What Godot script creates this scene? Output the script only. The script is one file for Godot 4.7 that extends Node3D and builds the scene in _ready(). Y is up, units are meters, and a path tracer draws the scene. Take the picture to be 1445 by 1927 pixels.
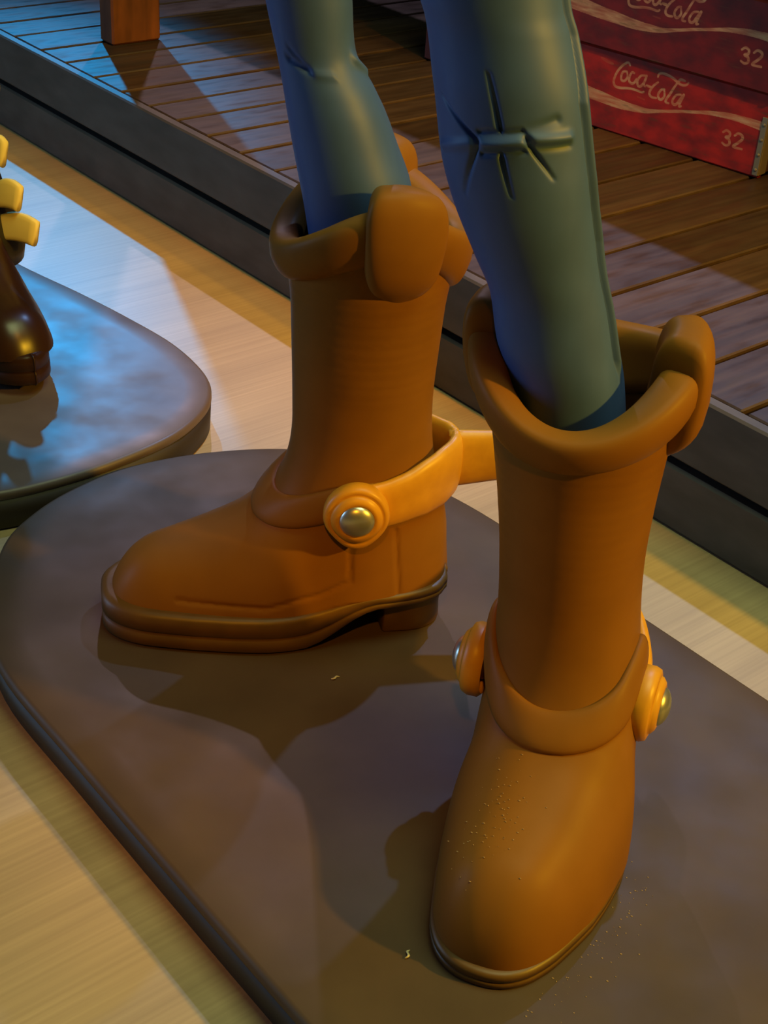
extends Node3D
# A museum floor: the legs of a painted cowboy statue on a brown rounded plinth, a second statue's foot beside it,
# a raised plank deck with red drink crates and an unseen shelf board behind.

const PLATE := 0.05
const DECK := 0.192
const WCOL := Color(0.576, 0.741, 1.000)
const BCOL := Color(0.000, 0.691, 1.000)
const CCOL := Color(1.000, 0.895, 0.984)
const ACOL := Color(1.000, 0.765, 0.175)
const FCOL := Color(0.914, 1.000, 0.701)
const WE := 5.500
const BE := 18.600
const CE := 2.700
const AE := 5.544
const FE := 4.900
const GCOL := Color(0.62, 0.82, 1.0)
const GE := 3.3
const DCOL := Color(1.000, 0.601, 0.000)
const DE := 9.500
const HR := Vector3(0.65998, 0, -0.75129)
const HF := Vector3(-0.75129, 0, -0.65998)
var M := {}
var rng := RandomNumberGenerator.new()

# ------------------------------------------------------------------ helpers
func numbered(called: String, parent: Node) -> String:
	var c := called
	var k := 0
	while parent.has_node(c):
		k += 1
		c = "%s_%03d" % [called, k]
	return c

func thing(called: String, label: String, category: String, at := Vector3.ZERO, group := "") -> Node3D:
	var o := Node3D.new()
	o.name = numbered(called, self)
	add_child(o, true)
	o.position = at
	tag(o, label, category, group)
	return o

func tag(o: Node, label: String, category: String, group := "") -> void:
	o.set_meta("label", label)
	o.set_meta("category", category)
	if group != "":
		o.set_meta("group", group)

func put(called: String, mesh: Mesh, m: Material, parent: Node = null) -> MeshInstance3D:
	var o := MeshInstance3D.new()
	var p: Node = self if parent == null else parent
	o.name = numbered(called, p)
	o.mesh = mesh
	o.material_override = m
	p.add_child(o, true)
	return o

func struct(called: String, mesh: Mesh, m: Material, label: String, category := "structure") -> MeshInstance3D:
	var o := put(called, mesh, m)
	o.set_meta("kind", "structure")
	tag(o, label, category)
	return o

func lut(keys: Array, x: float) -> float:   # keys: [x0, v0], ... piecewise smooth
	var n := keys.size()
	if x <= keys[0][0]:
		return keys[0][1]
	if x >= keys[n - 1][0]:
		return keys[n - 1][1]
	for i in n - 1:
		if x <= keys[i + 1][0]:
			var x0: float = keys[i][0]
			var x1: float = keys[i + 1][0]
			var h := x1 - x0
			var t := (x - x0) / h
			var p0: float = keys[i][1]
			var p1: float = keys[i + 1][1]
			var s := (p1 - p0) / h
			var m0 := s
			var m1 := s
			if i > 0:
				var sp: float = (p0 - float(keys[i - 1][1])) / (x0 - float(keys[i - 1][0]))
				m0 = 0.0 if sp * s <= 0.0 else 2.0 * sp * s / (sp + s)
			if i < n - 2:
				var sn: float = (float(keys[i + 2][1]) - p1) / (float(keys[i + 2][0]) - x1)
				m1 = 0.0 if sn * s <= 0.0 else 2.0 * sn * s / (sn + s)
			var t2 := t * t
			var t3 := t2 * t
			return (2 * t3 - 3 * t2 + 1) * p0 + (t3 - 2 * t2 + t) * h * m0 + (-2 * t3 + 3 * t2) * p1 + (t3 - t2) * h * m1
	return keys[n - 1][1]

func grid_mesh(rows: Array, closed := true, cap0 := false, cap1 := false, uv_scale := 1.0) -> ArrayMesh:
	# rows: Array of PackedVector3Array, all of one size; each row a ring
	var st := SurfaceTool.new()
	st.begin(Mesh.PRIMITIVE_TRIANGLES)
	st.set_smooth_group(0)
	var n: int = rows[0].size()
	var cols := n if closed else n - 1
	for r in rows:
		for i in n:
			st.set_uv(Vector2(float(i) / n, 0) * uv_scale)
			st.add_vertex(r[i])
	for j in rows.size() - 1:
		for i in cols:
			var a := j * n + i
			var b := j * n + (i + 1) % n
			var c := a + n
			var d := b + n
			for q in [a, c, b, b, c, d]:
				st.add_index(q)
	var base := rows.size() * n
	for w in 2:
		if (w == 0 and cap0) or (w == 1 and cap1):
			var r: PackedVector3Array = rows[0] if w == 0 else rows[rows.size() - 1]
			var mid := Vector3.ZERO
			for p in r:
				mid += p
			mid /= n
			st.add_vertex(mid)
			for p in r:
				st.add_vertex(p)
			for i in n:
				var i0 := base + 1 + i
				var i1 := base + 1 + (i + 1) % n
				if w == 0:
					st.add_index(base); st.add_index(i0); st.add_index(i1)
				else:
					st.add_index(base); st.add_index(i1); st.add_index(i0)
			base += n + 1
	st.generate_normals()
	return st.commit()

func ribbon(P: Array, N: Array, W: Array, hw: Array, ht: Array, e := 2.6, K := 20) -> ArrayMesh:
	# a band swept along P: N is its thickness direction, W its width direction
	var rows := []
	for i in P.size():
		var ring := PackedVector3Array()
		for k in K:
			var a := -TAU * k / K
			var c := cos(a)
			var s := sin(a)
			var x: float = sign(c) * pow(abs(c), 2.0 / e) * hw[i]
			var y: float = sign(s) * pow(abs(s), 2.0 / e) * ht[i]
			ring.append(P[i] + W[i] * x + N[i] * y)
		rows.append(ring)
	# orientation of the rings must agree with the way along P
	var dir: Vector3 = P[1] - P[0]
	if W[0].cross(N[0]).dot(dir) > 0:
		for r in rows:
			r.reverse()
	return grid_mesh(rows, true, true, true)

func bevel_box(s: Vector3, b := 0.004, at := Vector3.ZERO, turn := Basis.IDENTITY) -> ArrayMesh:
	# a box with chamfered edges
	var st := SurfaceTool.new()
	st.begin(Mesh.PRIMITIVE_TRIANGLES)
	add_bevel_box(st, s, b, at, turn)
	st.generate_normals()
	return st.commit()

func add_bevel_box(st: SurfaceTool, s: Vector3, b: float, at := Vector3.ZERO, turn := Basis.IDENTITY) -> void:
	st.set_smooth_group(-1)
	var h := s * 0.5
	var faces := []
	for ax in 3:
		for sg in [-1.0, 1.0]:
			var u := (ax + 1) % 3
			var v := (ax + 2) % 3
			var q := []
			for c in [[-1, -1], [1, -1], [1, 1], [-1, 1]]:
				var p := Vector3.ZERO
				p[ax] = sg * h[ax]
				p[u] = c[0] * (h[u] - b)
				p[v] = c[1] * (h[v] - b)
				q.append(p)
			faces.append(q)
	for ax in 3:
		var u := (ax + 1) % 3
		var v := (ax + 2) % 3
		for su in [-1.0, 1.0]:
			for sv in [-1.0, 1.0]:
				var q := []
				for c in [[-1, 0], [1, 0], [1, 1], [-1, 1]]:
					var p := Vector3.ZERO
					p[ax] = c[0] * (h[ax] - b)
					p[u] = su * (h[u] - (b if c[1] == 1 else 0.0))
					p[v] = sv * (h[v] - (0.0 if c[1] == 1 else b))
					q.append(p)
				faces.append(q)
	for q in faces:
		_poly(st, q, at, turn)
	for sx in [-1.0, 1.0]:
		for sy in [-1.0, 1.0]:
			for sz in [-1.0, 1.0]:
				var g := Vector3(sx, sy, sz)
				_poly(st, [g * Vector3(h.x, h.y - b, h.z - b), g * Vector3(h.x - b, h.y, h.z - b), g * Vector3(h.x - b, h.y - b, h.z)], at, turn)

func _poly(st: SurfaceTool, q: Array, at: Vector3, turn: Basis) -> void:
	var mid := Vector3.ZERO
	for p in q:
		mid += p
	var nn: Vector3 = (q[1] - q[0]).cross(q[2] - q[0])
	var pts := q.duplicate()
	if nn.dot(mid) > 0:
		pts.reverse()
	for k in range(1, pts.size() - 1):
		for p in [pts[0], pts[k], pts[k + 1]]:
			st.add_vertex(at + turn * p)

func slab(outline: PackedVector2Array, prof: Array) -> ArrayMesh:
	# a flat convex plate; outline in (x, z), prof: [inset, height] from below
	var n := outline.size()
	var rows := []
	var mid := Vector2.ZERO
	for p in outline:
		mid += p
	mid /= n
	for pr in prof:
		var ring := PackedVector3Array()
		for i in n:
			var t: Vector2 = (outline[(i + 1) % n] - outline[(i + n - 1) % n]).normalized()
			var inw := Vector2(-t.y, t.x)
			if inw.dot(mid - outline[i]) < 0:
				inw = -inw
			var p: Vector2 = outline[i] + inw * pr[0]
			ring.append(Vector3(p.x, pr[1], p.y))
		rows.append(ring)
	var a := 0.0
	for i in n:
		a += outline[i].cross(outline[(i + 1) % n])
	if a < 0:
		for r in rows:
			r.reverse()
	return grid_mesh(rows, true, true, true)

func make_plinth(o: Node3D, at: Vector3, outline: PackedVector2Array, h: float, top: Material) -> void:
	var b := 0.006
	var pl := put("plinth", slab(outline, [[0.001, h - 0.012], [0.0, h - 0.011], [0.0, h - b], [b * 0.3, h - b * 0.3], [b, h], [b + 0.03, h]]), top, o)
	pl.position = at
	put("edge_band", slab(outline, [[0.006, 0.0], [0.002, 0.003], [0.0005, h - 0.012], [0.02, h - 0.0115]]), M.plate_edge, pl)

func smooth_closed(pts: Array, per := 8) -> PackedVector2Array:
	var out := PackedVector2Array()
	var n := pts.size()
	for i in n:
		for k in per:
			out.append(pts[i].cubic_interpolate(pts[(i + 1) % n], pts[(i + n - 1) % n], pts[(i + 2) % n], float(k) / per))
	return out

# ------------------------------------------------------------------ materials
func noise_tex(freq: float, a: Color, b: Color, oct := 4, size := 512, mid = null, seed_ := 1) -> NoiseTexture2D:
	var n := FastNoiseLite.new()
	n.seed = seed_
	n.frequency = freq
	n.fractal_octaves = oct
	var t := NoiseTexture2D.new()
	t.width = size
	t.height = size
	t.seamless = true
	t.noise = n
	var g := Gradient.new()
	g.set_color(0, a)
	g.set_color(1, b)
	if mid != null:
		g.add_point(0.5, mid)
	t.color_ramp = g
	return t

func wood_tex(seed_: int, dark: Color, light: Color, streak := 34.0, w := 512, h := 512) -> ImageTexture:
	# grain along v (the second axis)
	var n := FastNoiseLite.new()
	n.seed = seed_
	n.frequency = 1.0
	n.fractal_octaves = 3
	var n2 := FastNoiseLite.new()
	n2.seed = seed_ + 9
	n2.frequency = 1.0
	n2.fractal_octaves = 4
	var im := Image.create(w, h, false, Image.FORMAT_RGB8)
	for y in h:
		var v := float(y) / h
		for x in w:
			var u := float(x) / w
			var q := 0.5 + 0.5 * n.get_noise_3d(u * streak, v * 2.2, 0.0)
			var m := 0.5 + 0.5 * n2.get_noise_3d(u * 5.0, v * 3.0, 4.0)
			# fade the joins so that the tile repeats
			var t := clampf(0.12 + 0.5 * q + 0.55 * (m - 0.35), 0.0, 1.0)
			im.set_pixel(x, y, dark.lerp(light, t))
	return ImageTexture.create_from_image(im)

func mat(c: Color, rough := 0.5, metal := 0.0) -> StandardMaterial3D:
	var m := StandardMaterial3D.new()
	m.albedo_color = c
	m.roughness = rough
	m.metallic = metal
	return m

func tri(m: StandardMaterial3D, tex: Texture2D, scale: Vector3, world := true) -> StandardMaterial3D:
	m.albedo_texture = tex
	m.uv1_triplanar = true
	m.uv1_world_triplanar = world
	m.uv1_scale = scale
	return m

func rough_map(m: StandardMaterial3D, freq: float, lo: float, hi: float, seed_: int) -> void:
	m.roughness = 1.0
	m.roughness_texture = noise_tex(freq, Color(lo, lo, lo), Color(hi, hi, hi), 4, 512, null, seed_)
	m.roughness_texture_channel = BaseMaterial3D.TEXTURE_CHANNEL_RED

func make_materials() -> void:
	M.floor = tri(mat(Color(1, 1, 1), 0.42), wood_tex(3, Color(0.60, 0.52, 0.41), Color(0.78, 0.69, 0.55), 120.0), Vector3(1.6, 1.6, 0.7))
	M.floor.heightmap_enabled = false
	M.deck = []
	for k in 4:
		var w := wood_tex(20 + k, Color(0.17, 0.13, 0.11), Color(0.38, 0.31, 0.27), 22.0, 256, 512)
		var m := tri(mat([Color(1, 1, 1), Color(0.9, 0.88, 0.86), Color(1.0, 0.95, 0.9), Color(0.85, 0.82, 0.8)][k], 0.5), w, Vector3(3.0, 3.0, 0.8))
		rough_map(m, 0.02, 0.32, 0.7, 31 + k)
		M.deck.append(m)
	M.fascia = tri(mat(Color(1, 1, 1), 0.55), noise_tex(0.012, Color(0.245, 0.225, 0.21), Color(0.34, 0.315, 0.30), 4, 512, null, 6), Vector3(1.2, 3, 3))
	M.plate = tri(mat(Color(1, 1, 1), 0.4), noise_tex(0.008, Color(0.29, 0.225, 0.175), Color(0.345, 0.275, 0.215), 5, 512, null, 8), Vector3(1.5, 1.5, 1.5))
	rough_map(M.plate, 0.012, 0.44, 0.62, 12)
	M.plate.metallic_specular = 0.4
	M.plate_grey = tri(mat(Color(1, 1, 1), 0.4), noise_tex(0.008, Color(0.34, 0.27, 0.23), Color(0.43, 0.36, 0.32), 5, 512, null, 18), Vector3(1.5, 1.5, 1.5))
	rough_map(M.plate_grey, 0.012, 0.34, 0.55, 13)
	M.plate_edge = tri(mat(Color(1, 1, 1), 0.55), noise_tex(0.012, Color(0.15, 0.115, 0.085), Color(0.22, 0.17, 0.125), 4, 256, null, 44), Vector3(2, 2, 2))
	M.boot = tri(mat(Color(1, 1, 1), 0.46), noise_tex(0.01, Color(0.51, 0.335, 0.13), Color(0.57, 0.38, 0.16), 4, 512, null, 5), Vector3(2, 2, 2), false)
	M.boot.metallic_specular = 0.22
	M.sole = tri(mat(Color(1, 1, 1), 0.45), noise_tex(0.012, Color(0.34, 0.24, 0.10), Color(0.43, 0.30, 0.13), 4, 512, null, 7), Vector3(3, 3, 3), false)
	M.spur = tri(mat(Color(1, 1, 1), 0.4), noise_tex(0.015, Color(0.78, 0.54, 0.12), Color(0.88, 0.64, 0.18), 4, 512, null, 15), Vector3(4, 4, 4), false)
	M.rivet = mat(Color(0.80, 0.80, 0.78), 0.33, 0.85)
	M.jeans = tri(mat(Color(1, 1, 1), 0.52), noise_tex(0.02, Color(0.225, 0.33, 0.57), Color(0.27, 0.385, 0.65), 5, 512, null, 25), Vector3(2.5, 1.0, 2.5))
	M.dark_boot = tri(mat(Color(1, 1, 1), 0.3), noise_tex(0.01, Color(0.17, 0.095, 0.05), Color(0.22, 0.125, 0.065), 4, 512, null, 35), Vector3(3, 3, 3), false)
	M.chaps = mat(Color(0.13, 0.115, 0.085), 0.4)
	M.yellow = mat(Color(0.95, 0.86, 0.52), 0.5)
	M.post = tri(mat(Color(1, 1, 1), 0.55), wood_tex(41, Color(0.30, 0.155, 0.075), Color(0.60, 0.34, 0.17), 14.0, 256, 512).duplicate(), Vector3(3, 3, 3))
	M.post_end = M.post
	M.red_wood = mat(Color(0.30, 0.09, 0.06), 0.6)
	M.crate_wood = tri(mat(Color(1, 1, 1), 0.65), wood_tex(51, Color(0.24, 0.17, 0.10), Color(0.46, 0.34, 0.21), 26.0, 256, 256), Vector3(3, 3, 3))
	M.crate_red = mat(Color(0.62, 0.11, 0.05), 0.6)
	M.strap = mat(Color(0.55, 0.54, 0.44), 0.45, 0.3)
	M.chip = mat(Color(0.80, 0.74, 0.58), 0.7)
	M.dust = mat(Color(0.62, 0.50, 0.36), 0.8)
	M.wall = mat(Color(0.30, 0.23, 0.17), 0.8)
	M.ceiling = mat(Color(0.18, 0.16, 0.14), 0.85)
	M.black = mat(Color(0.05, 0.05, 0.05), 0.5)

# ------------------------------------------------------------------ lights
func lamp(called: String, label: String, at: Vector3, aim: Vector3, c: Color, energy: float, angle: float, soft: float, fade := 1.0) -> void:
	# an unseen black ceiling lamp, out of view: a can on a stem, its glowing lens, and the light just in front of the lens
	var o := thing(called, label, "unseen_spotlight", Vector3(at.x, 3.3, at.z), "unseen ceiling lamps")
	var dir := (aim - at).normalized()
	var side := dir.cross(Vector3.UP).normalized()
	var up := side.cross(dir)
	var lens_at := at - o.position
	var rows := []
	for q in [[0.02, -0.20], [0.05, -0.19], [0.06, -0.17], [0.06, 0.0], [0.064, 0.02], [0.056, 0.02], [0.052, -0.015]]:
		var ring := PackedVector3Array()
		for k in 24:
			var a := TAU * k / 24
			ring.append(lens_at + dir * (q[1] - 0.03) + (side * cos(a) + up * sin(a)) * q[0])
		rows.append(ring)
	put("housing", grid_mesh(rows, true, true, false), M.black, o)
	var stem := CylinderMesh.new()
	var top := Vector3(lens_at.x, 0, lens_at.z) - Vector3(dir.x, 0, dir.z) * 0.13
	var bottom := lens_at - dir * 0.13
	stem.top_radius = 0.012
	stem.bottom_radius = 0.012
	stem.height = maxf(0.02, top.y - bottom.y)
	var s := put("stem", stem, M.black, o)
	s.position = Vector3(bottom.x, (top.y + bottom.y) * 0.5, bottom.z)
	var disc := PackedVector3Array()
	var inner := PackedVector3Array()
	for k in 24:
		var a := TAU * k / 24
		disc.append(lens_at - dir * 0.045 + (side * cos(a) + up * sin(a)) * 0.052)
		inner.append(lens_at - dir * 0.035 + (side * cos(a) + up * sin(a)) * 0.02)
	var lm := StandardMaterial3D.new()
	lm.albedo_color = c
	lm.emission_enabled = true
	lm.emission = c
	lm.emission_energy_multiplier = 1.5
	put("lens", grid_mesh([disc, inner], true, false, true), lm, o)
	var l := SpotLight3D.new()
	l.name = numbered("spot", o)
	l.light_color = c
	l.light_energy = energy
	l.spot_angle = angle
	l.spot_angle_attenuation = fade
	l.spot_range = 12.0
	l.spot_attenuation = 2.0
	l.light_size = soft
	l.shadow_enabled = true
	o.add_child(l)
	l.look_at_from_position(at, aim, Vector3.UP)

func setup_camera_and_light() -> void:
	var cam := Camera3D.new()
	cam.name = "camera"
	add_child(cam)
	cam.transform = Transform3D(Basis(Vector3(0.62922626, 0.06094546, -0.77482899), Vector3(-0.44885039, 0.84236713, -0.29824645), Vector3(0.63451371, 0.53544679, 0.55739491)).orthonormalized(), Vector3(0, 1, 0))
	cam.fov = 38.836
	cam.near = 0.05
	cam.far = 60.0
	cam.current = true
	var we := WorldEnvironment.new()
	we.name = "environment"
	var e := Environment.new()
	e.background_mode = Environment.BG_COLOR
	e.background_color = Color(0.02, 0.02, 0.02)
	e.tonemap_mode = Environment.TONE_MAPPER_LINEAR
	e.tonemap_exposure = 1.0
	e.sdfgi_enabled = true
	e.ssao_enabled = true
	e.ssil_enabled = true
	we.environment = e
	add_child(we)
	lamp("unseen_spotlight", "unseen black ceiling lamp with pale blue lens behind the deck shelf", Vector3(-1.7, 2.9, -2.85), Vector3(-1.15, 0.1, -1.33), WCOL, WE, 16.0, 0.03)  # unseen lamp behind the deck, placed to light deck edge and floor strip
	lamp("unseen_spotlight", "unseen black ceiling lamp with narrow blue beam at the far left end", Vector3(-5.2, 2.7, -2.5), Vector3(-2.35, 0.1, -1.12), BCOL, BE, 8.5, 0.03)  # out of view; throws the blue pool on the left floor
	lamp("unseen_spotlight", "unseen black ceiling lamp with wide pale pink beam left of the shelf", Vector3(-4.3, 2.9, -2.85), Vector3(-1.5, 0.1, -1.0), CCOL, CE, 30.0, 0.03)  # unseen; lights both plinths from the left
	lamp("unseen_spotlight", "unseen black ceiling lamp with amber lens to the right of the statue", Vector3(1.15, 1.55, -1.8), Vector3(-0.8, 0.2, -0.9), ACOL, AE, 40.0, 0.05)  # out of view at the right, lights the boots from that side
	lamp("unseen_spotlight", "unseen black ceiling lamp with narrow orange beam above the crates", Vector3(0.6, 2.7, -1.4), Vector3(-1.7, 0.1, -1.55), DCOL, DE, 14.5, 0.04)  # unseen; placed to warm the floor band by the riser and the crates
	lamp("unseen_spotlight", "unseen black ceiling lamp with small amber beam at the front right of the statue", Vector3(0.9, 2.9, 1.0), Vector3(-0.93, 0.05, -0.66), Color(1.0, 0.66, 0.1), 5.0, 5.6, 0.05)  # unseen; placed to light the plinth beside the side-on boot
	# unseen frosted ceiling panel, out of view, lighting floor and statues from above
	var o := thing("unseen_ceiling_panel", "unseen dim frosted square light panel in the ceiling, lighting the floor from above", "ceiling light", Vector3(-0.1, 3.3, -1.25))
	var pm := StandardMaterial3D.new()
	pm.albedo_color = Color(0.9, 0.9, 0.8)
	pm.emission_enabled = true
	pm.emission = Color(0.9, 0.95, 0.7)
	pm.emission_energy_multiplier = 0.4
	var fm := put("diffuser", bevel_box(Vector3(1.6, 0.03, 1.6), 0.005), pm, o)
	fm.position = Vector3(0, -0.02, 0)
	var al := AreaLight3D.new()
	al.name = "panel_glow"
	al.area_size = Vector2(1.6, 1.6)
	al.light_color = FCOL
	al.light_energy = FE
	al.area_range = 14.0
	al.shadow_enabled = true
	o.add_child(al)
	al.position = Vector3(0, -0.05, 0)
	al.rotation = Vector3(-PI / 2, 0, 0)
	# unseen light panel, out of view, placed to light riser, jeans and boots
	var dp := thing("unseen_light_panel", "unseen tall pale blue light panel at the left front, placed to light the riser, jeans and boots", "light_panel", Vector3(-3.9, 0, 2.3))
	var face := (Vector3(-1.2, 0, -1.0) - dp.position).normalized()
	var sd := Vector3.UP.cross(face).normalized()
	dp.basis = Basis(sd, Vector3.UP, face)
	put("frame", bevel_box(Vector3(0.96, 1.9, 0.06), 0.008, Vector3(0, 0.95, -0.035)), M.black, dp)
	var gm := StandardMaterial3D.new()
	gm.albedo_color = Color(0.8, 0.85, 0.9)
	gm.emission_enabled = true
	gm.emission = GCOL
	gm.emission_energy_multiplier = 0.3
	put("glow_face", bevel_box(Vector3(0.8, 1.4, 0.012), 0.002, Vector3(0, 1.0, 0.002)), gm, dp)
	var gl := AreaLight3D.new()
	gl.name = "panel_glow"
	gl.area_size = Vector2(0.8, 1.4)
	gl.light_color = GCOL
	gl.light_energy = GE
	gl.area_range = 14.0
	gl.shadow_enabled = true
	dp.add_child(gl)
	gl.position = Vector3(0, 1.0, 0.02)
	gl.rotation.y = PI

# ------------------------------------------------------------------ room and deck
func build_room() -> void:
	var fl := struct("floor", bevel_box(Vector3(11.0, 0.12, 5.5), 0.002), M.floor, "pale painted plywood floor with fine streaks", "floor")
	fl.position = Vector3(-2.0, -0.06, -1.33 + 2.75)
	var ce := struct("ceiling", bevel_box(Vector3(11.2, 0.12, 9.2), 0.002), M.ceiling, "dark ceiling of the hall", "ceiling")
	ce.position = Vector3(-2.0, 3.36, -0.2)
	for w in [["back", Vector3(11.2, 3.5, 0.12), Vector3(-2.0, 1.6, -4.6)], ["front", Vector3(11.2, 3.5, 0.12), Vector3(-2.0, 1.6, 4.2)], ["left", Vector3(0.12, 3.5, 8.8), Vector3(-7.5, 1.6, -0.2)], ["right", Vector3(0.12, 3.5, 8.8), Vector3(3.5, 1.6, -0.2)]]:
		var wl := struct("wall_" + w[0], bevel_box(w[1], 0.002), M.wall, "unseen plain brown %s wall of the hall" % w[0], "wall")  # walls out of view, closing the hall so light bounces back
		wl.position = w[2]
	# the raised deck: two fascia boards and the planks behind them
	var t1 := struct("trim_1", bevel_box(Vector3(11.0, 0.094, 0.02), 0.003), M.fascia, "dark upper riser board along the deck edge", "trim")
	t1.position = Vector3(-2.0, DECK - 0.047, -1.3346)
	var t2 := struct("trim_2", bevel_box(Vector3(11.0, 0.088, 0.022), 0.004), M.fascia, "dark lower riser board along the floor", "trim")
	t2.position = Vector3(-2.0, 0.044, -1.3346)
	var body := struct("deck_frame", bevel_box(Vector3(11.0, 0.15, 3.1), 0.002), M.black, "dark frame under the deck planks", "deck")
	body.position = Vector3(-2.0, 0.075, -2.92)
	var dk := Node3D.new()
	dk.name = "floor_deck"
	add_child(dk)
	dk.set_meta("kind", "structure")
	tag(dk, "raised deck of dark brown planks behind the riser", "deck")
	var gaps := [0.1, -0.01, -0.12, -0.23, -0.34, -0.45, -0.56, -0.67, -0.78, -0.89, -1.0, -1.11, -1.22, -1.33, -1.437, -1.55, -1.66, -1.762, -1.86, -1.959, -2.058, -2.156, -2.25, -2.345, -2.447, -2.557, -2.655, -2.768, -2.872, -2.976, -3.08, -3.18, -3.285, -3.39, -3.5, -3.6]
	for i in gaps.size() - 1:
		var x0: float = gaps[i + 1]
		var x1: float = gaps[i]
		var z := -1.3452
		var k := 0
		while z > -4.4:
			var len := 3.1
			if x0 > -1.5 and (i % 2 == 0) and k == 0:
				len = 1.75
			len = minf(len, z + 4.45)
			var drop := rng.randf_range(0.0, 0.0012)
			var p := put("plank", bevel_box(Vector3(x1 - x0 - 0.0085, 0.03, len - 0.003), 0.0022), M.deck[rng.randi() % 4], dk)
			p.position = Vector3((x0 + x1) * 0.5, DECK - 0.015 - drop, z - len * 0.5)
			z -= len
			k += 1

# ------------------------------------------------------------------ distance-field boots
var B := {}   # the boot being built
var T_W := PackedFloat32Array()
var T_H := PackedFloat32Array()
var T_B := PackedFloat32Array()
var T_RX := PackedFloat32Array()
var T_RZ := PackedFloat32Array()
const Z0 := -0.12
const DZ := 0.002

func tables() -> void:
	var wk := [[-0.1, 0.012], [-0.096, 0.03], [-0.085, 0.046], [-0.06, 0.058], [0.0, 0.069], [0.05, 0.077], [0.09, 0.082], [0.13, 0.078], [0.17, 0.070], [0.20, 0.061], [0.23, 0.053], [0.262, 0.047]]
	var hk := [[-0.1, 0.10], [-0.096, 0.125], [-0.088, 0.15], [-0.06, 0.185], [0.0, 0.195], [0.05, 0.185], [0.075, 0.165], [0.095, 0.145], [0.118, 0.127], [0.145, 0.114], [0.17, 0.105], [0.2, 0.097], [0.23, 0.090], [0.262, 0.080]]
	var bk := [[-0.1, 0.052], [-0.03, 0.052], [0.0, 0.050], [0.03, 0.044], [0.07, 0.036], [0.26, 0.036]]
	for i in 200:
		var z := Z0 + i * DZ
		T_W.append(lut(wk, z))
		T_H.append(lut(hk, z))
		T_B.append(lut(bk, z))
	var rx := [[0.05, 0.06], [0.2, 0.0605], [0.27, 0.062], [0.32, 0.0655], [0.36, 0.070], [0.41, 0.076], [0.48, 0.083]]
	var rz := [[0.05, 0.066], [0.2, 0.069], [0.26, 0.0706], [0.33, 0.0735], [0.37, 0.0755], [0.41, 0.0806], [0.46, 0.086], [0.5, 0.088]]
	for i in 270:
		T_RX.append(lut(rx, i * 0.002))
		T_RZ.append(lut(rz, i * 0.002))

func seg2(p: Vector2, a: Vector2, b: Vector2) -> float:
	var d := b - a
	return p.distance_to(a + d * clampf((p - a).dot(d) / d.length_squared(), 0, 1))

func boot_f(p: Vector3) -> float:
	var dy: float = B.dy
	var zz: float = p.z / B.zs
	var zc := clampf(zz, -0.1, 0.262)
	var i := int((zc - Z0) / DZ)
	var fr := (zc - Z0) / DZ - i
	var w := lerpf(T_W[i], T_W[i + 1], fr)
	var h := lerpf(T_H[i], T_H[i + 1], fr) - dy * smoothstep(0.16, 0.06, zc)
	var cx: float = B.bulge * smoothstep(-0.04, 0.08, zc) * (1.0 - 0.5 * smoothstep(0.15, 0.26, zc))
	var ax := absf(p.x - cx) / w
	var ay := maxf(p.y, 0.0) / h
	var az := maxf(zz - 0.2, 0.0) / 0.062
	var q := pow(pow(ax, 2.5) + pow(ay, 2.5) + pow(az, 2.5), 0.4)
	var df := (q - 1.0) * minf(w, h) * 0.95 + maxf(-0.1 - zz, 0.0)
	# shaft
	var ys := p.y + dy
	var j := clampi(int(ys / 0.002), 0, 268)
	var rx := T_RX[j]
	var rz := T_RZ[j]
	var sx: float = p.x - B.lean * maxf(p.y - 0.12, 0.0)
	var e := sqrt(sx * sx / (rx * rx) + p.z * p.z / (rz * rz))
	var ds := (e - 1.0) * rx
	var s2: float = sx * sx / (sx * sx + p.z * p.z + 1e-9)
	var fr2 := (1.0 - s2) if p.z > 0.0 else 0.0
	ds = maxf(ds, maxf(0.07 - p.y, ys - 0.408 - (float(B.wing) - 0.008) * s2 + float(B.dip) * 0.8 * fr2))
	var k := 0.034
	var hh := clampf(0.5 + 0.5 * (ds - df) / k, 0.0, 1.0)
	var f := lerpf(ds, df, hh) - k * hh * (1.0 - hh)
	f = maxf(f, lerpf(T_B[i], T_B[i + 1], fr) - (0.036 - float(B.sole)) * smoothstep(0.0, 0.07, zc) - p.y)
	# hollow top
	var inner := maxf((sqrt(sx * sx / ((rx - 0.013) * (rx - 0.013)) + p.z * p.z / ((rz - 0.013) * (rz - 0.013))) - 1.0) * rx, 0.32 - ys)
	f = maxf(f, -inner)
	# sewn seams of the vamp and the heel counter
	if B.seam and absf(f) < 0.008 and p.y < 0.15 and absf(p.x) > 0.012:
		var a := Vector2(zz, p.y)
		var d := minf(minf(seg2(a, Vector2(0.015, 0.15), Vector2(0.014, 0.085)), seg2(a, Vector2(0.014, 0.085), Vector2(0.045, 0.068))), minf(minf(seg2(a, Vector2(0.045, 0.068), Vector2(0.10, 0.054)), seg2(a, Vector2(0.10, 0.054), Vector2(0.19, 0.056))), seg2(a, Vector2(-0.032, 0.14), Vector2(-0.040, 0.055))))
		f += 0.0017 * exp(-d * d / 0.000008)
	return f

func boot_n(p: Vector3) -> Vector3:
	var e := 0.0015
	return Vector3(boot_f(p + Vector3(e, 0, 0)) - boot_f(p - Vector3(e, 0, 0)), boot_f(p + Vector3(0, e, 0)) - boot_f(p - Vector3(0, e, 0)), boot_f(p + Vector3(0, 0, e)) - boot_f(p - Vector3(0, 0, e))).normalized()

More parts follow.
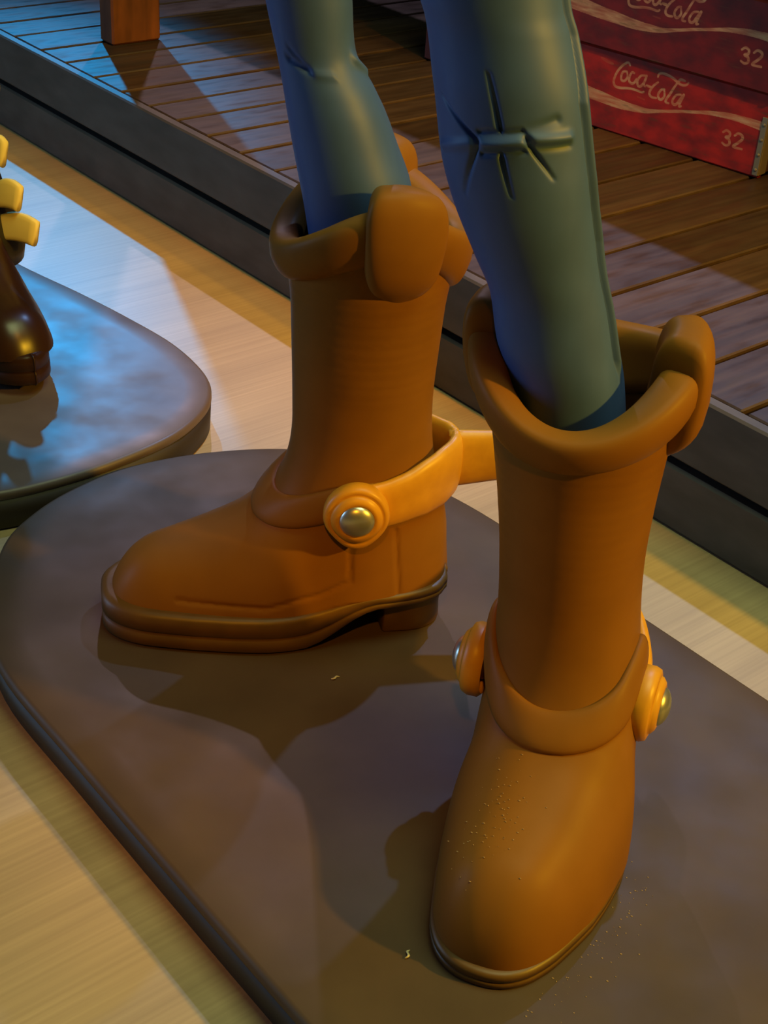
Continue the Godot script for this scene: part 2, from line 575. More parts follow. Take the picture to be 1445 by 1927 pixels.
func surface_nets(lo: Vector3, hi: Vector3, c: float) -> ArrayMesh:
	var blk := 5
	var nb := Vector3i(((hi - lo) / (c * blk)).ceil())
	var n := nb * blk + Vector3i.ONE
	var F := PackedFloat32Array()
	F.resize(n.x * n.y * n.z)
	F.fill(9.0)
	var sx := n.y * n.z
	var sy := n.z
	var active := []
	for bx in nb.x:
		for by in nb.y:
			for bz in nb.z:
				var mid := lo + (Vector3(bx, by, bz) + Vector3.ONE * 0.5) * c * blk
				var v := boot_f(mid)
				if absf(v) < c * blk * 1.9:
					active.append(Vector3i(bx, by, bz) * blk)
	for a in active:
		for x in blk + 1:
			for y in blk + 1:
				for z in blk + 1:
					var id: int = (a.x + x) * sx + (a.y + y) * sy + a.z + z
					if F[id] == 9.0:
						F[id] = boot_f(lo + Vector3(a.x + x, a.y + y, a.z + z) * c)
	var idx := PackedInt32Array()
	idx.resize(F.size())
	idx.fill(-1)
	var V := PackedVector3Array()
	var cells := []
	var corners := [0, sx, sy, sx + sy, 1, sx + 1, sy + 1, sx + sy + 1]
	var cpos := [Vector3(0, 0, 0), Vector3(1, 0, 0), Vector3(0, 1, 0), Vector3(1, 1, 0), Vector3(0, 0, 1), Vector3(1, 0, 1), Vector3(0, 1, 1), Vector3(1, 1, 1)]
	var edges := [[0, 1], [2, 3], [4, 5], [6, 7], [0, 2], [1, 3], [4, 6], [5, 7], [0, 4], [1, 5], [2, 6], [3, 7]]
	for a in active:
		for x in blk:
			for y in blk:
				for z in blk:
					var id: int = (a.x + x) * sx + (a.y + y) * sy + a.z + z
					var s := 0
					for q in 8:
						if F[id + corners[q]] < 0.0:
							s += 1
					if s == 0 or s == 8:
						continue
					var sum := Vector3.ZERO
					var m := 0
					for e in edges:
						var f0 := F[id + corners[e[0]]]
						var f1 := F[id + corners[e[1]]]
						if (f0 < 0.0) != (f1 < 0.0):
							sum += cpos[e[0]].lerp(cpos[e[1]], f0 / (f0 - f1))
							m += 1
					idx[id] = V.size()
					V.append(lo + (Vector3(a.x + x, a.y + y, a.z + z) + sum / m) * c)
					cells.append(id)
	var I := PackedInt32Array()
	for id in cells:
		var f0 := F[id]
		var dirs := [[sx, sy, 1], [sy, 1, sx], [1, sx, sy]]
		for d in dirs:
			var f1 := F[id + d[0]]
			if (f0 < 0.0) == (f1 < 0.0):
				continue
			var q0 := idx[id]
			var q1 := idx[id - d[1]]
			var q2 := idx[id - d[1] - d[2]]
			var q3 := idx[id - d[2]]
			if q1 < 0 or q2 < 0 or q3 < 0:
				continue
			if f0 < 0.0:
				I.append_array([q0, q2, q1, q0, q3, q2])
			else:
				I.append_array([q0, q1, q2, q0, q2, q3])
	var N := PackedVector3Array()
	for p in V:
		N.append(boot_n(p))
	var arr := []
	arr.resize(Mesh.ARRAY_MAX)
	arr[Mesh.ARRAY_VERTEX] = V
	arr[Mesh.ARRAY_NORMAL] = N
	arr[Mesh.ARRAY_INDEX] = I
	var me := ArrayMesh.new()
	me.add_surface_from_arrays(Mesh.PRIMITIVE_TRIANGLES, arr)
	return me

func surf(a: float, y: float) -> Vector3:
	# the boot's surface at height y in direction a (0 forward, PI/2 towards +x)
	var ctr := Vector3(B.lean * maxf(y - 0.12, 0.0), y, 0)
	var d := Vector3(sin(a), 0, cos(a))
	var r := 0.2
	for k in 40:
		var f := boot_f(ctr + d * r)
		if f < 0.0003:
			break
		r -= f * 0.7
	return ctr + d * r

func shaft_r(a: float, y: float) -> float:
	var j := clampi(int((y + B.dy) / 0.002), 0, 268)
	return 1.0 / sqrt(pow(sin(a) / T_RX[j], 2) + pow(cos(a) / T_RZ[j], 2))

func axis(y: float) -> Vector3:
	return Vector3(B.lean * maxf(y - 0.12, 0.0), 0, 0)

func collar_ring(a: float, grow: float, drop: float, NP := 28, lift := 0.0) -> PackedVector3Array:
	# the cross-section of the turned-down collar in direction a, swollen by grow and let down by drop
	var dy: float = B.dy
	var s2 := pow(sin(a), 2)
	var front := maxf(cos(a), 0.0)
	var back := maxf(-cos(a), 0.0)
	var yt: float = 0.438 + float(B.wing) * s2 + 0.008 * back - dy - B.dip * pow(front, 2) + grow + lift
	var yb: float = 0.392 + 0.95 * float(B.wing) * s2 - 0.004 * back - dy - B.dip * 0.6 * pow(front, 2) + 0.004 * sin(a * 3.0 + 1.0) - drop
	var r := shaft_r(a, 0.41 - dy)
	var ring := PackedVector3Array()
	for k in NP:
		var ph := TAU * k / NP
		var c := cos(ph)
		var s := sin(ph)
		var ex := 2.0 / 3.2
		var px: float = sign(c) * pow(absf(c), ex)
		var py: float = sign(s) * pow(absf(s), ex)
		var ha := 0.0145 + 0.004 * s2 + 0.0015 * sin(a * 2.0 + 0.6) + grow
		var y: float = (yt + yb) * 0.5 + py * (yt - yb) * 0.5
		var low := clampf((yb + drop - y) / 0.035, 0.0, 1.0)
		var tuck := -0.005 * clampf(-py, 0, 1) + 0.003 * py - 0.011 * low * low
		var rr := r + 0.0005 + px * ha + tuck
		ring.append(Vector3(sin(a) * rr, y, cos(a) * rr) + axis(y))
	return ring

func make_collar() -> ArrayMesh:
	var rows := []
	for i in 121:
		rows.append(collar_ring(TAU * i / 120.0, 0.0, 0.0))
	return grid_mesh(rows, true)

func make_tab(side: float, turn: float) -> ArrayMesh:
	# a rounded pad that lies over the collar and hangs below its edge
	var rows := []
	var half := 0.44
	for i in 37:
		var t := i / 36.0 * 2.0 - 1.0
		var a := side * (PI / 2 + turn + half * t * side)
		var edge := sqrt(maxf(0.0, 1.0 - pow(absf(t), 9.0)))
		var drop := 0.046 * pow(maxf(0.0, 1.0 - t * t), 0.55)
		rows.append(collar_ring(a, -0.004 + 0.0098 * edge, drop * edge, 36, 0.017 * edge))
	return grid_mesh(rows, true, true, true)

func make_band() -> ArrayMesh:
	var P := []
	var N := []
	var W := []
	var hw := []
	var ht := []
	for i in 41:
		var a := lerpf(-1.65, 1.65, i / 40.0)
		var y: float = B.band + 0.034 * pow(sin(a), 2)
		var p := surf(a, y)
		var p2 := surf(a, y + 0.012)
		var p1 := surf(a, y - 0.012)
		var w := (p2 - p1).normalized()
		var t := Vector3(cos(a), 0, -sin(a))
		var n := t.cross(w).normalized()
		if n.dot(Vector3(sin(a), 0.3, cos(a))) < 0:
			n = -n
		P.append(p + n * 0.001)
		N.append(n)
		W.append(w)
		hw.append(0.019)
		ht.append(0.0065)
	return ribbon(P, N, W, hw, ht, 2.4, 18)

func make_spur() -> ArrayMesh:
	# the yoke that leaves both conchos and meets behind the heel
	var pts := []
	var yc: float = B.concho
	for s in [1.0]:
		pts = [[0.072, 0.0, 0.012], [0.066, 0.005, -0.025], [0.054, 0.010, -0.055], [0.036, 0.014, -0.080], [0.016, 0.015, -0.096], [0.004, 0.015, -0.1]]
	var all := []
	for q in pts:
		all.append(Vector3(q[0], yc + q[1], q[2]))
	for i in range(pts.size() - 1, -1, -1):
		all.append(Vector3(-pts[i][0], yc + pts[i][1], pts[i][2]))
	var P := []
	var n := all.size()
	for i in n - 1:
		for k in 5:
			P.append(all[i].cubic_interpolate(all[i + 1], all[maxi(i - 1, 0)], all[mini(i + 2, n - 1)], k / 5.0))
	P.append(all[n - 1])
	var N := []
	var W := []
	var hw := []
	var ht := []
	for i in P.size():
		var d: Vector3 = (P[mini(i + 1, P.size() - 1)] - P[maxi(i - 1, 0)]).normalized()
		var out := Vector3(P[i].x, 0, P[i].z + 0.02)
		var w := Vector3.UP - d * d.y
		w = w.normalized()
		P[i] += axis(P[i].y)
		W.append(w)
		N.append(d.cross(w).normalized())
		hw.append(0.027 + 0.008 * smoothstep(-0.02, -0.09, P[i].z) + 0.0004 * sin(i * 1.3))
		ht.append(0.009)
	return ribbon(P, N, W, hw, ht, 2.4, 18)

func make_concho(R: float) -> ArrayMesh:
	var rows := []
	for q in [[0.90, -0.006], [1.0, -0.002], [1.01, 0.007], [0.95, 0.012], [0.84, 0.0135], [0.80, 0.0125], [0.77, 0.0155], [0.66, 0.0185], [0.56, 0.0195], [0.52, 0.018], [0.3, 0.018]]:
		var ring := PackedVector3Array()
		for k in 56:
			var a := TAU * k / 56
			var drip := pow(maxf(0.0, -cos(a)), 7.0) * 0.20 * smoothstep(0.55, 1.0, q[0])
			var r: float = R * q[0] * (1.0 + drip + 0.012 * sin(3.0 * a + 1.0))
			ring.append(Vector3(sin(a) * r, cos(a) * r, q[1]))
		rows.append(ring)
	return grid_mesh(rows, true, false, true)

func make_dome(r: float, h: float) -> ArrayMesh:
	var rows := []
	for j in 9:
		var b := j / 8.0 * PI / 2
		var ring := PackedVector3Array()
		for k in 28:
			var a := TAU * k / 28
			ring.append(Vector3(sin(a) * cos(b) * r + 1e-5 * sin(a), cos(a) * cos(b) * r + 1e-5 * cos(a), sin(b) * h))
		rows.append(ring)
	return grid_mesh(rows, true, false, true)

func outline_at(z: float, grow: float) -> float:
	var i := clampi(int((clampf(z / B.zs, -0.1, 0.2619) - Z0) / DZ), 0, 198)
	var az := clampf((z / B.zs - 0.2) / 0.062, 0.0, 1.0)
	return T_W[i] * pow(1.0 - pow(az, 2.5), 0.4) + grow

func make_sole() -> ArrayMesh:
	var rows := []
	var prof := [[0.02, 0.0], [0.005, 0.0], [0.0, 0.1], [0.0, 0.42], [0.0025, 0.47], [0.0, 0.52], [0.0, 0.88], [0.003, 0.98], [0.007, 1.0], [0.02, 1.0]]
	var NZ := 44
	for pr in prof:
		var right := []
		var left := []
		for i in NZ + 1:
			var t := 0.5 - 0.5 * cos(PI * i / NZ)
			var z := lerpf(-0.1025 + pr[0], 0.2685 - pr[0], t)
			var base_z := lerpf(-0.1, 0.262, t)
			var w := outline_at(base_z * B.zs, B.grow - pr[0])
			if i == 0 or i == NZ:
				w = 0.001
			w = maxf(w, 0.001)
			var yb := 0.046 * smoothstep(0.065, -0.02, z)
			var yt: float = B.sole + 0.008 + (0.054 - float(B.sole)) * smoothstep(0.075, -0.02, z)
			var y := lerpf(yb, yt, pr[1])
			var cx: float = B.bulge * smoothstep(-0.04, 0.08, z) * (1.0 - 0.5 * smoothstep(0.15, 0.26, z))
			right.append(Vector3(cx + w, y, z * B.zs))
			left.append(Vector3(cx - w, y, z * B.zs))
		left.reverse()
		var ring := PackedVector3Array()
		for q in right:
			ring.append(q)
		for q in left:
			ring.append(q)
		rows.append(ring)
	for r in rows:
		r.reverse()
	return grid_mesh(rows, true, true, true)

func make_heel() -> ArrayMesh:
	var rows := []
	for q in [[0.012, 0.0], [0.002, 0.0], [0.0, 0.003], [0.001, 0.02], [0.0, 0.034], [-0.002, 0.054]]:
		var ring := PackedVector3Array()
		for k in 48:
			var a := TAU * k / 48
			var s := sin(a)
			var c := cos(a)
			var x: float = sign(s) * pow(absf(s), 0.7) * (0.050 - q[0])
			var z: float
			if c > 0:
				z = -0.032 + pow(c, 0.35) * 0.006 - q[0] * signf(c)
			else:
				z = -0.045 + sign(c) * pow(absf(c), 0.8) * (0.052 - q[0])
			ring.append(Vector3(x, q[1], z * B.zs))
		rows.append(ring)
	for r in rows:
		r.reverse()
	return grid_mesh(rows, true, true, true)

func build_boot(parent: Node3D, base: Vector3, u: Vector3, par: Dictionary, label: String) -> MeshInstance3D:
	B = par
	var m := surface_nets(Vector3(-0.115, 0.004, -0.11), Vector3(0.115, 0.47, 0.275), 0.0034)
	var o := put("boot", m, M.boot, parent)
	o.set_meta("label", label)
	o.transform = Transform3D(Basis(Vector3(u.z, 0, -u.x), Vector3.UP, u), base)
	put("sole", make_sole(), M.sole, o)
	put("heel", make_heel(), M.sole, o)
	put("collar", make_collar(), M.boot, o)
	for s in [1.0, -1.0]:
		put("pull_tab", make_tab(s, 0.19), M.boot, o)
	put("ankle_strap", make_band(), M.boot, o)
	put("spur_yoke", make_spur(), M.spur, o)
	var sp := []
	var sn := []
	var sw := []
	var sh := []
	var stt := []
	for i in 8:
		var t := i / 7.0
		sp.append(Vector3(0, B.concho + 0.015 + 0.004 * t, -0.094 - 0.10 * t) + axis(B.concho))
		sn.append(Vector3.RIGHT)
		sw.append(Vector3.UP)
		sh.append(0.034 - 0.008 * t)
		stt.append(0.012 - 0.003 * t)
	put("spur_shank", ribbon(sp, sn, sw, sh, stt, 2.4, 18), M.spur, o)
	for s in [1.0, -1.0]:
		var c := put("concho", make_concho(0.033), M.spur, o)
		c.transform = Transform3D(Basis(Vector3.UP, s * PI / 2 - s * float(B.turn)), Vector3(s * 0.073, B.concho, 0.012) + axis(B.concho))
		var d := put("rivet", make_dome(0.0180, 0.010), M.rivet, o)
		d.transform = c.transform.translated_local(Vector3(0, 0, 0.0172))
	return o

# ------------------------------------------------------------------ jeans
func leg_at(keys: Array, y: float) -> Array:
	var kx := []
	var kz := []
	var kw := []
	for k in keys:
		kx.append([k[1], k[0]])
		kz.append([k[1], k[2]])
		kw.append([k[1], k[3]])
	return [Vector3(lut(kx, y), y, lut(kz, y)), lut(kw, y)]

func make_leg(keys: Array, fine_lo: float, fine_hi: float, step: float, NS: int, folds: Array) -> ArrayMesh:
	var ys := []
	var y: float = keys[0][1]
	var top: float = keys[keys.size() - 1][1]
	while y < top:
		ys.append(y)
		y += step if (y >= fine_lo and y <= fine_hi) else 0.012
	ys.append(top)
	var nz := FastNoiseLite.new()
	nz.seed = 77
	nz.frequency = 5.0
	nz.fractal_octaves = 2
	var rows := []
	for yy in ys:
		var q := leg_at(keys, yy)
		var ring := PackedVector3Array()
		for k in NS:
			var a := -TAU * k / NS
			if a < -PI:
				a += TAU
			var w: float = q[1]
			var dir := HR * sin(a) - HF * cos(a)
			var r := w
			var cp: Vector3 = q[0] + dir * w
			r += 0.0012 * nz.get_noise_3d(cp.x * 2.0, cp.y * 0.7, cp.z * 2.0)
			var up := 0.0
			var down := 0.0
			for f in folds:
				# f: [y0, a0, y1, a1, amount, width, side step]
				var s := Vector2(a * 0.052, yy)
				var p0 := Vector2(f[1] * 0.052, f[0])
				var p1 := Vector2(f[3] * 0.052, f[2])
				var dd := p1 - p0
				var t := clampf((s - p0).dot(dd) / dd.length_squared(), 0, 1)
				var dist := s.distance_to(p0 + dd * t)
				if dist < f[5] * 4.0:
					var taper := 1.0
					if f[6] > 0.0:
						taper = lerpf(0.25, 1.0, t)
					var v: float = f[4] * taper * exp(-dist * dist / (f[5] * f[5]))
					up = maxf(up, v)
					down = minf(down, v)
			r += up + down
			ring.append(q[0] + dir * r)
		rows.append(ring)
	for r in rows:
		r.reverse()
	return grid_mesh(rows, true, true, true)

func build_statue() -> void:
	var o := thing("cowboy_statue", "painted statue's legs in blue jeans and brown spurred boots on the front brown plinth", "statue", Vector3(-0.83, 0, -0.78))
	var sub := -o.position
	# plinth
	var pts := []
	for q in [[-0.95, -0.470], [-1.119, -0.476], [-1.225, -0.515], [-1.316, -0.578], [-1.358, -0.638], [-1.382, -0.706], [-1.390, -0.79], [-1.366, -0.893], [-1.310, -0.993], [-1.225, -1.055], [-1.12, -1.085], [-0.97, -1.095], [-0.6, -1.097], [-0.35, -1.097], [-0.16, -1.06], [-0.04, -0.93], [0.0, -0.78], [-0.04, -0.63], [-0.16, -0.50], [-0.35, -0.468], [-0.62, -0.466]]:
		pts.append(Vector2(q[0], q[1]))
	make_plinth(o, sub, smooth_closed(pts, 6), PLATE, M.plate)
	# boots
	var fb := build_boot(o, sub + Vector3(-0.9951, PLATE, -0.834), Vector3(-0.4967, 0, 0.8679).normalized(), {"dy": 0.0, "zs": 1.0, "bulge": -0.008, "lean": 0.0, "band": 0.146, "concho": 0.172, "dip": 0.0, "tabz": -0.017, "wing": 0.05, "turn": 0.12, "seam": true, "sole": 0.036, "grow": 0.0055}, "boot turned side-on with its round concho and spur strap showing")
	var nb := build_boot(o, sub + Vector3(-0.6652, PLATE, -0.8145), Vector3(0.515, 0, 0.8572).normalized(), {"dy": 0.002, "zs": 0.95, "bulge": 0.012, "lean": -0.07, "band": 0.142, "concho": 0.136, "dip": 0.016, "tabz": -0.015, "wing": 0.026, "turn": 0.02, "seam": false, "sole": 0.009, "grow": -0.0005}, "boot seen toe-on with a round concho on each side of the ankle")
	# legs: x, y, z, half width
	var far := [[-0.998, 0.40, -0.832, 0.048], [-0.9985, 0.45, -0.8305, 0.050], [-1.0016, 0.4908, -0.8266, 0.0515], [-1.0065, 0.5319, -0.821, 0.0521], [-1.0157, 0.5761, -0.8106, 0.0478], [-1.0204, 0.6001, -0.8052, 0.0452], [-1.0254, 0.6211, -0.7995, 0.0415], [-1.0343, 0.6553, -0.7893, 0.0352], [-1.0391, 0.6957, -0.7839, 0.0376], [-1.0419, 0.7219, -0.7807, 0.0393], [-1.035, 0.85, -0.785, 0.050], [-1.0, 1.05, -0.80, 0.062]]
	var f1 := [[0.652, 1.2, 0.640, 1.6, 0.004, 0.005, 0.0], [0.652, -0.7, 0.645, -0.15, -0.0034, 0.003, 0.0], [0.643, -0.1, 0.641, 0.4, 0.0016, 0.003, 0.0], [0.662, -0.6, 0.645, -0.15, -0.0018, 0.0022, 0.0]]
	var l1 := put("jeans_leg", make_leg(far, 0.6, 0.7, 0.003, 110, f1), M.jeans, o)
	l1.position = sub
	var near := [[-0.683, 0.40, -0.797, 0.043], [-0.684, 0.44, -0.793, 0.0455], [-0.6890, 0.4833, -0.7865, 0.0465], [-0.6958, 0.5111, -0.7796, 0.0479], [-0.7028, 0.5509, -0.7717, 0.0468], [-0.7114, 0.5821, -0.7619, 0.0492], [-0.722, 0.6279, -0.7498, 0.0545], [-0.7274, 0.6584, -0.7437, 0.0564], [-0.7343, 0.7084, -0.7358, 0.0557], [-0.7427, 0.7522, -0.7263, 0.0517], [-0.7463, 0.7658, -0.7222, 0.051], [-0.7495, 0.7865, -0.7186, 0.0506], [-0.765, 0.90, -0.705, 0.056], [-0.79, 1.05, -0.70, 0.066]]
	var f2 := [
		[0.668, -1.225, 0.679, -0.62, 0.0022, 0.0036, 0.0], [0.681, -0.46, 0.686, 0.06, 0.0042, 0.0036, 0.0], [0.688, 0.19, 0.688, 0.70, 0.0032, 0.0036, 0.0],
		[0.6885, -0.48, 0.693, 0.08, -0.0020, 0.0018, 0.0], [0.6735, -0.48, 0.679, 0.08, -0.0022, 0.0018, 0.0], [0.681, 0.19, 0.682, 0.70, -0.0014, 0.0022, 0.0],
		[0.681, -0.535, 0.681, -0.53, -0.0040, 0.003, 0.0], [0.687, 0.125, 0.687, 0.13, -0.0035, 0.003, 0.0],
		[0.705, -1.1, 0.682, -0.53, -0.0040, 0.0016, 1.0], [0.729, -0.26, 0.692, -0.21, -0.0048, 0.0016, 1.0], [0.640, -0.86, 0.677, -0.55, -0.0040, 0.0016, 1.0],
		[0.646, -0.16, 0.676, -0.225, -0.0044, 0.0016, 1.0], [0.660, 0.42, 0.683, 0.15, -0.0042, 0.0018, 1.0], [0.695, 0.17, 0.700, 0.55, -0.0018, 0.003, 1.0],
		[0.79, 1.30, 0.75, 1.30, 0.0034, 0.003, 0.0], [0.75, 1.30, 0.707, 1.12, 0.0034, 0.003, 0.0], [0.707, 1.12, 0.654, 1.18, 0.0034, 0.003, 0.0], [0.654, 1.18, 0.604, 1.25, 0.0034, 0.003, 0.0], [0.604, 1.25, 0.559, 1.2, 0.0034, 0.003, 0.0], [0.559, 1.2, 0.50, 1.18, 0.0034, 0.003, 0.0],
		[0.79, 1.20, 0.75, 1.20, -0.0026, 0.002, 0.0], [0.75, 1.20, 0.707, 1.02, -0.0026, 0.002, 0.0], [0.707, 1.02, 0.654, 1.08, -0.0026, 0.002, 0.0], [0.654, 1.08, 0.604, 1.15, -0.0026, 0.002, 0.0], [0.604, 1.15, 0.559, 1.1, -0.0026, 0.002, 0.0], [0.559, 1.1, 0.50, 1.08, -0.0026, 0.002, 0.0]]
	var l2 := put("jeans_leg", make_leg(near, 0.5, 0.78, 0.0015, 300, f2), M.jeans, o)
	l2.position = sub
	# dust and paint crumbs on and beside the toe of the near boot (B is still that boot)
	var mm := MultiMesh.new()
	mm.transform_format = MultiMesh.TRANSFORM_3D
	var cr := SphereMesh.new()
	cr.radius = 0.0006
	cr.height = 0.0006
	cr.radial_segments = 6
	cr.rings = 3
	mm.mesh = cr
	mm.instance_count = 170
	var toe := nb.transform
	for k in 170:
		var lp := Vector3.ZERO
		if k < 90:
			lp = Vector3(-0.014 + rng.randfn() * 0.014, 0.2, 0.165 + rng.randfn() * 0.03)
			for q in 60:
				var f := boot_f(lp)
				if f < 0.0003:
					break
				lp.y -= f * 0.6
		else:
			var t := rng.randf()
			lp = Vector3(lerpf(0.085, 0.03, t * t) + 0.012 + absf(rng.randfn()) * 0.016, 0.0002, lerpf(0.08, 0.27, t) + rng.randfn() * 0.008)
		var sc := rng.randf_range(0.4, 1.3)
		mm.set_instance_transform(k, toe * Transform3D(Basis(Vector3.UP, rng.randf() * TAU).scaled(Vector3(sc * rng.randf_range(0.7, 1.8), sc, sc)), lp))
	var du := MultiMeshInstance3D.new()
	du.name = "dust"
	du.multimesh = mm
	du.material_override = M.dust
	du.set_meta("kind", "stuff")
	o.add_child(du, true)

# ------------------------------------------------------------------ second statue
func build_left_statue() -> void:
	var o := thing("fringed_statue", "neighbouring statue's dark boot and yellow fringed chaps on a grey brown plinth at left", "statue", Vector3(-1.85, 0, -0.75))
	var sub := -o.position
	var pts := []
	for q in [[-2.40, -0.93], [-2.2, -0.945], [-2.023, -0.962], [-1.872, -0.990], [-1.747, -1.008], [-1.645, -1.016], [-1.555, -1.006], [-1.500, -0.985], [-1.455, -0.945], [-1.418, -0.878], [-1.402, -0.798], [-1.398, -0.711], [-1.410, -0.621], [-1.45, -0.53], [-1.53, -0.46], [-1.66, -0.43], [-1.9, -0.42], [-2.2, -0.42], [-2.40, -0.43], [-2.48, -0.5], [-2.5, -0.68], [-2.48, -0.86]]:
		pts.append(Vector2(q[0], q[1]))
	make_plinth(o, sub, smooth_closed(pts, 5), 0.056, M.plate_grey)
	B = {"dy": 0.0, "zs": 0.9, "bulge": 0.0, "lean": 0.0, "band": 0.146, "concho": 0.172, "dip": 0.0, "tabz": -0.02, "wing": 0.05, "turn": 0.1, "seam": false, "sole": 0.036, "grow": -0.014}
	var m := surface_nets(Vector3(-0.1, 0.025, -0.11), Vector3(0.1, 0.2, 0.26), 0.004)
	var b := put("boot", m, M.dark_boot, o)
	b.set_meta("label", "dark brown boot with its toe lifted")
	var u := Vector3(0.97, 0.10, 0.0).normalized()
	var side := Vector3.UP.cross(u).normalized()
	b.transform = Transform3D(Basis(side, u.cross(side), u), sub + Vector3(-1.842, 0.047, -0.775))
	put("sole", make_sole(), M.dark_boot, b)
	put("heel", make_heel(), M.dark_boot, b)
	# chaps leg: a bell that narrows upwards
	var rows := []
	for q in [[0.145, 0.03], [0.148, 0.062], [0.158, 0.078], [0.175, 0.083], [0.20, 0.082], [0.24, 0.074], [0.30, 0.066], [0.40, 0.06], [0.6, 0.06], [0.9, 0.075]]:
		var ring := PackedVector3Array()
		for k in 48:
			var a := -TAU * k / 48
			ring.append(sub + Vector3(-1.872 - 0.10 * (q[0] - 0.15), q[0] + 0.006 * sin(3 * a), -0.812 + 0.10 * (q[0] - 0.15)) + Vector3(cos(a), 0, sin(a)) * q[1] * (1.0 + 0.05 * sin(5 * a)))
		rows.append(ring)
	for r in rows:
		r.reverse()
	put("chaps_leg", grid_mesh(rows, true, true, true), M.chaps, o)
	# fringe flaps along the outer side
	for q in [[0.205, 0.117], [0.252, 0.095], [0.312, 0.076], [0.39, 0.07]]:
		var P := []
		var N := []
		var W := []
		var hw := []
		var ht := []
		var dir := (HR * 0.95 - HF * 0.3).normalized()
		for i in 9:
			var t := i / 8.0
			P.append(sub + Vector3(-1.872, q[0] + 0.012 * sin(t * 2.4) - 0.004 * t, -0.812) + dir * lerpf(0.05, q[1], t))
			N.append((Vector3(0.35, 0.2, 0.9)).normalized())
			W.append(Vector3(0.0, 1, -0.22).normalized())
			hw.append(0.018 + 0.003 * sin(t * 3.0))
			ht.append(0.006)
		put("fringe_flap", ribbon(P, N, W, hw, ht, 4.0, 16), M.yellow, o)

# ------------------------------------------------------------------ crates, posts, bits
func stroke(mask: PackedFloat32Array, w: int, h: int, pts: Array, width: float, L: float, Hh: float, val := 1.0) -> void:
	# a pen stroke through pts, given in metres on a panel L long and Hh high
	var px := w / L
	var P := []
	for i in pts.size() - 1:
		var a := Vector2(pts[i][0], pts[i][1])
		var b := Vector2(pts[i + 1][0], pts[i + 1][1])
		var a0 := Vector2(pts[maxi(i - 1, 0)][0], pts[maxi(i - 1, 0)][1])
		var b1 := Vector2(pts[mini(i + 2, pts.size() - 1)][0], pts[mini(i + 2, pts.size() - 1)][1])
		for k in 14:
			P.append(a.cubic_interpolate(b, a0, b1, k / 14.0))
	P.append(Vector2(pts[-1][0], pts[-1][1]))
	for i in P.size():
		var t := float(i) / maxf(1.0, P.size() - 1)
		var r := width * 0.5 * px * (0.75 + 0.25 * sin(t * PI)) 
		var c := Vector2(P[i].x * px, h - P[i].y * h / Hh)
		for y in range(int(c.y - r - 1), int(c.y + r + 2)):
			for x in range(int(c.x - r - 1), int(c.x + r + 2)):
				if x < 0 or y < 0 or x >= w or y >= h:
					continue
				var v := clampf(r + 0.5 - Vector2(x, y).distance_to(c), 0, 1) * val
				mask[y * w + x] = maxf(mask[y * w + x], v)

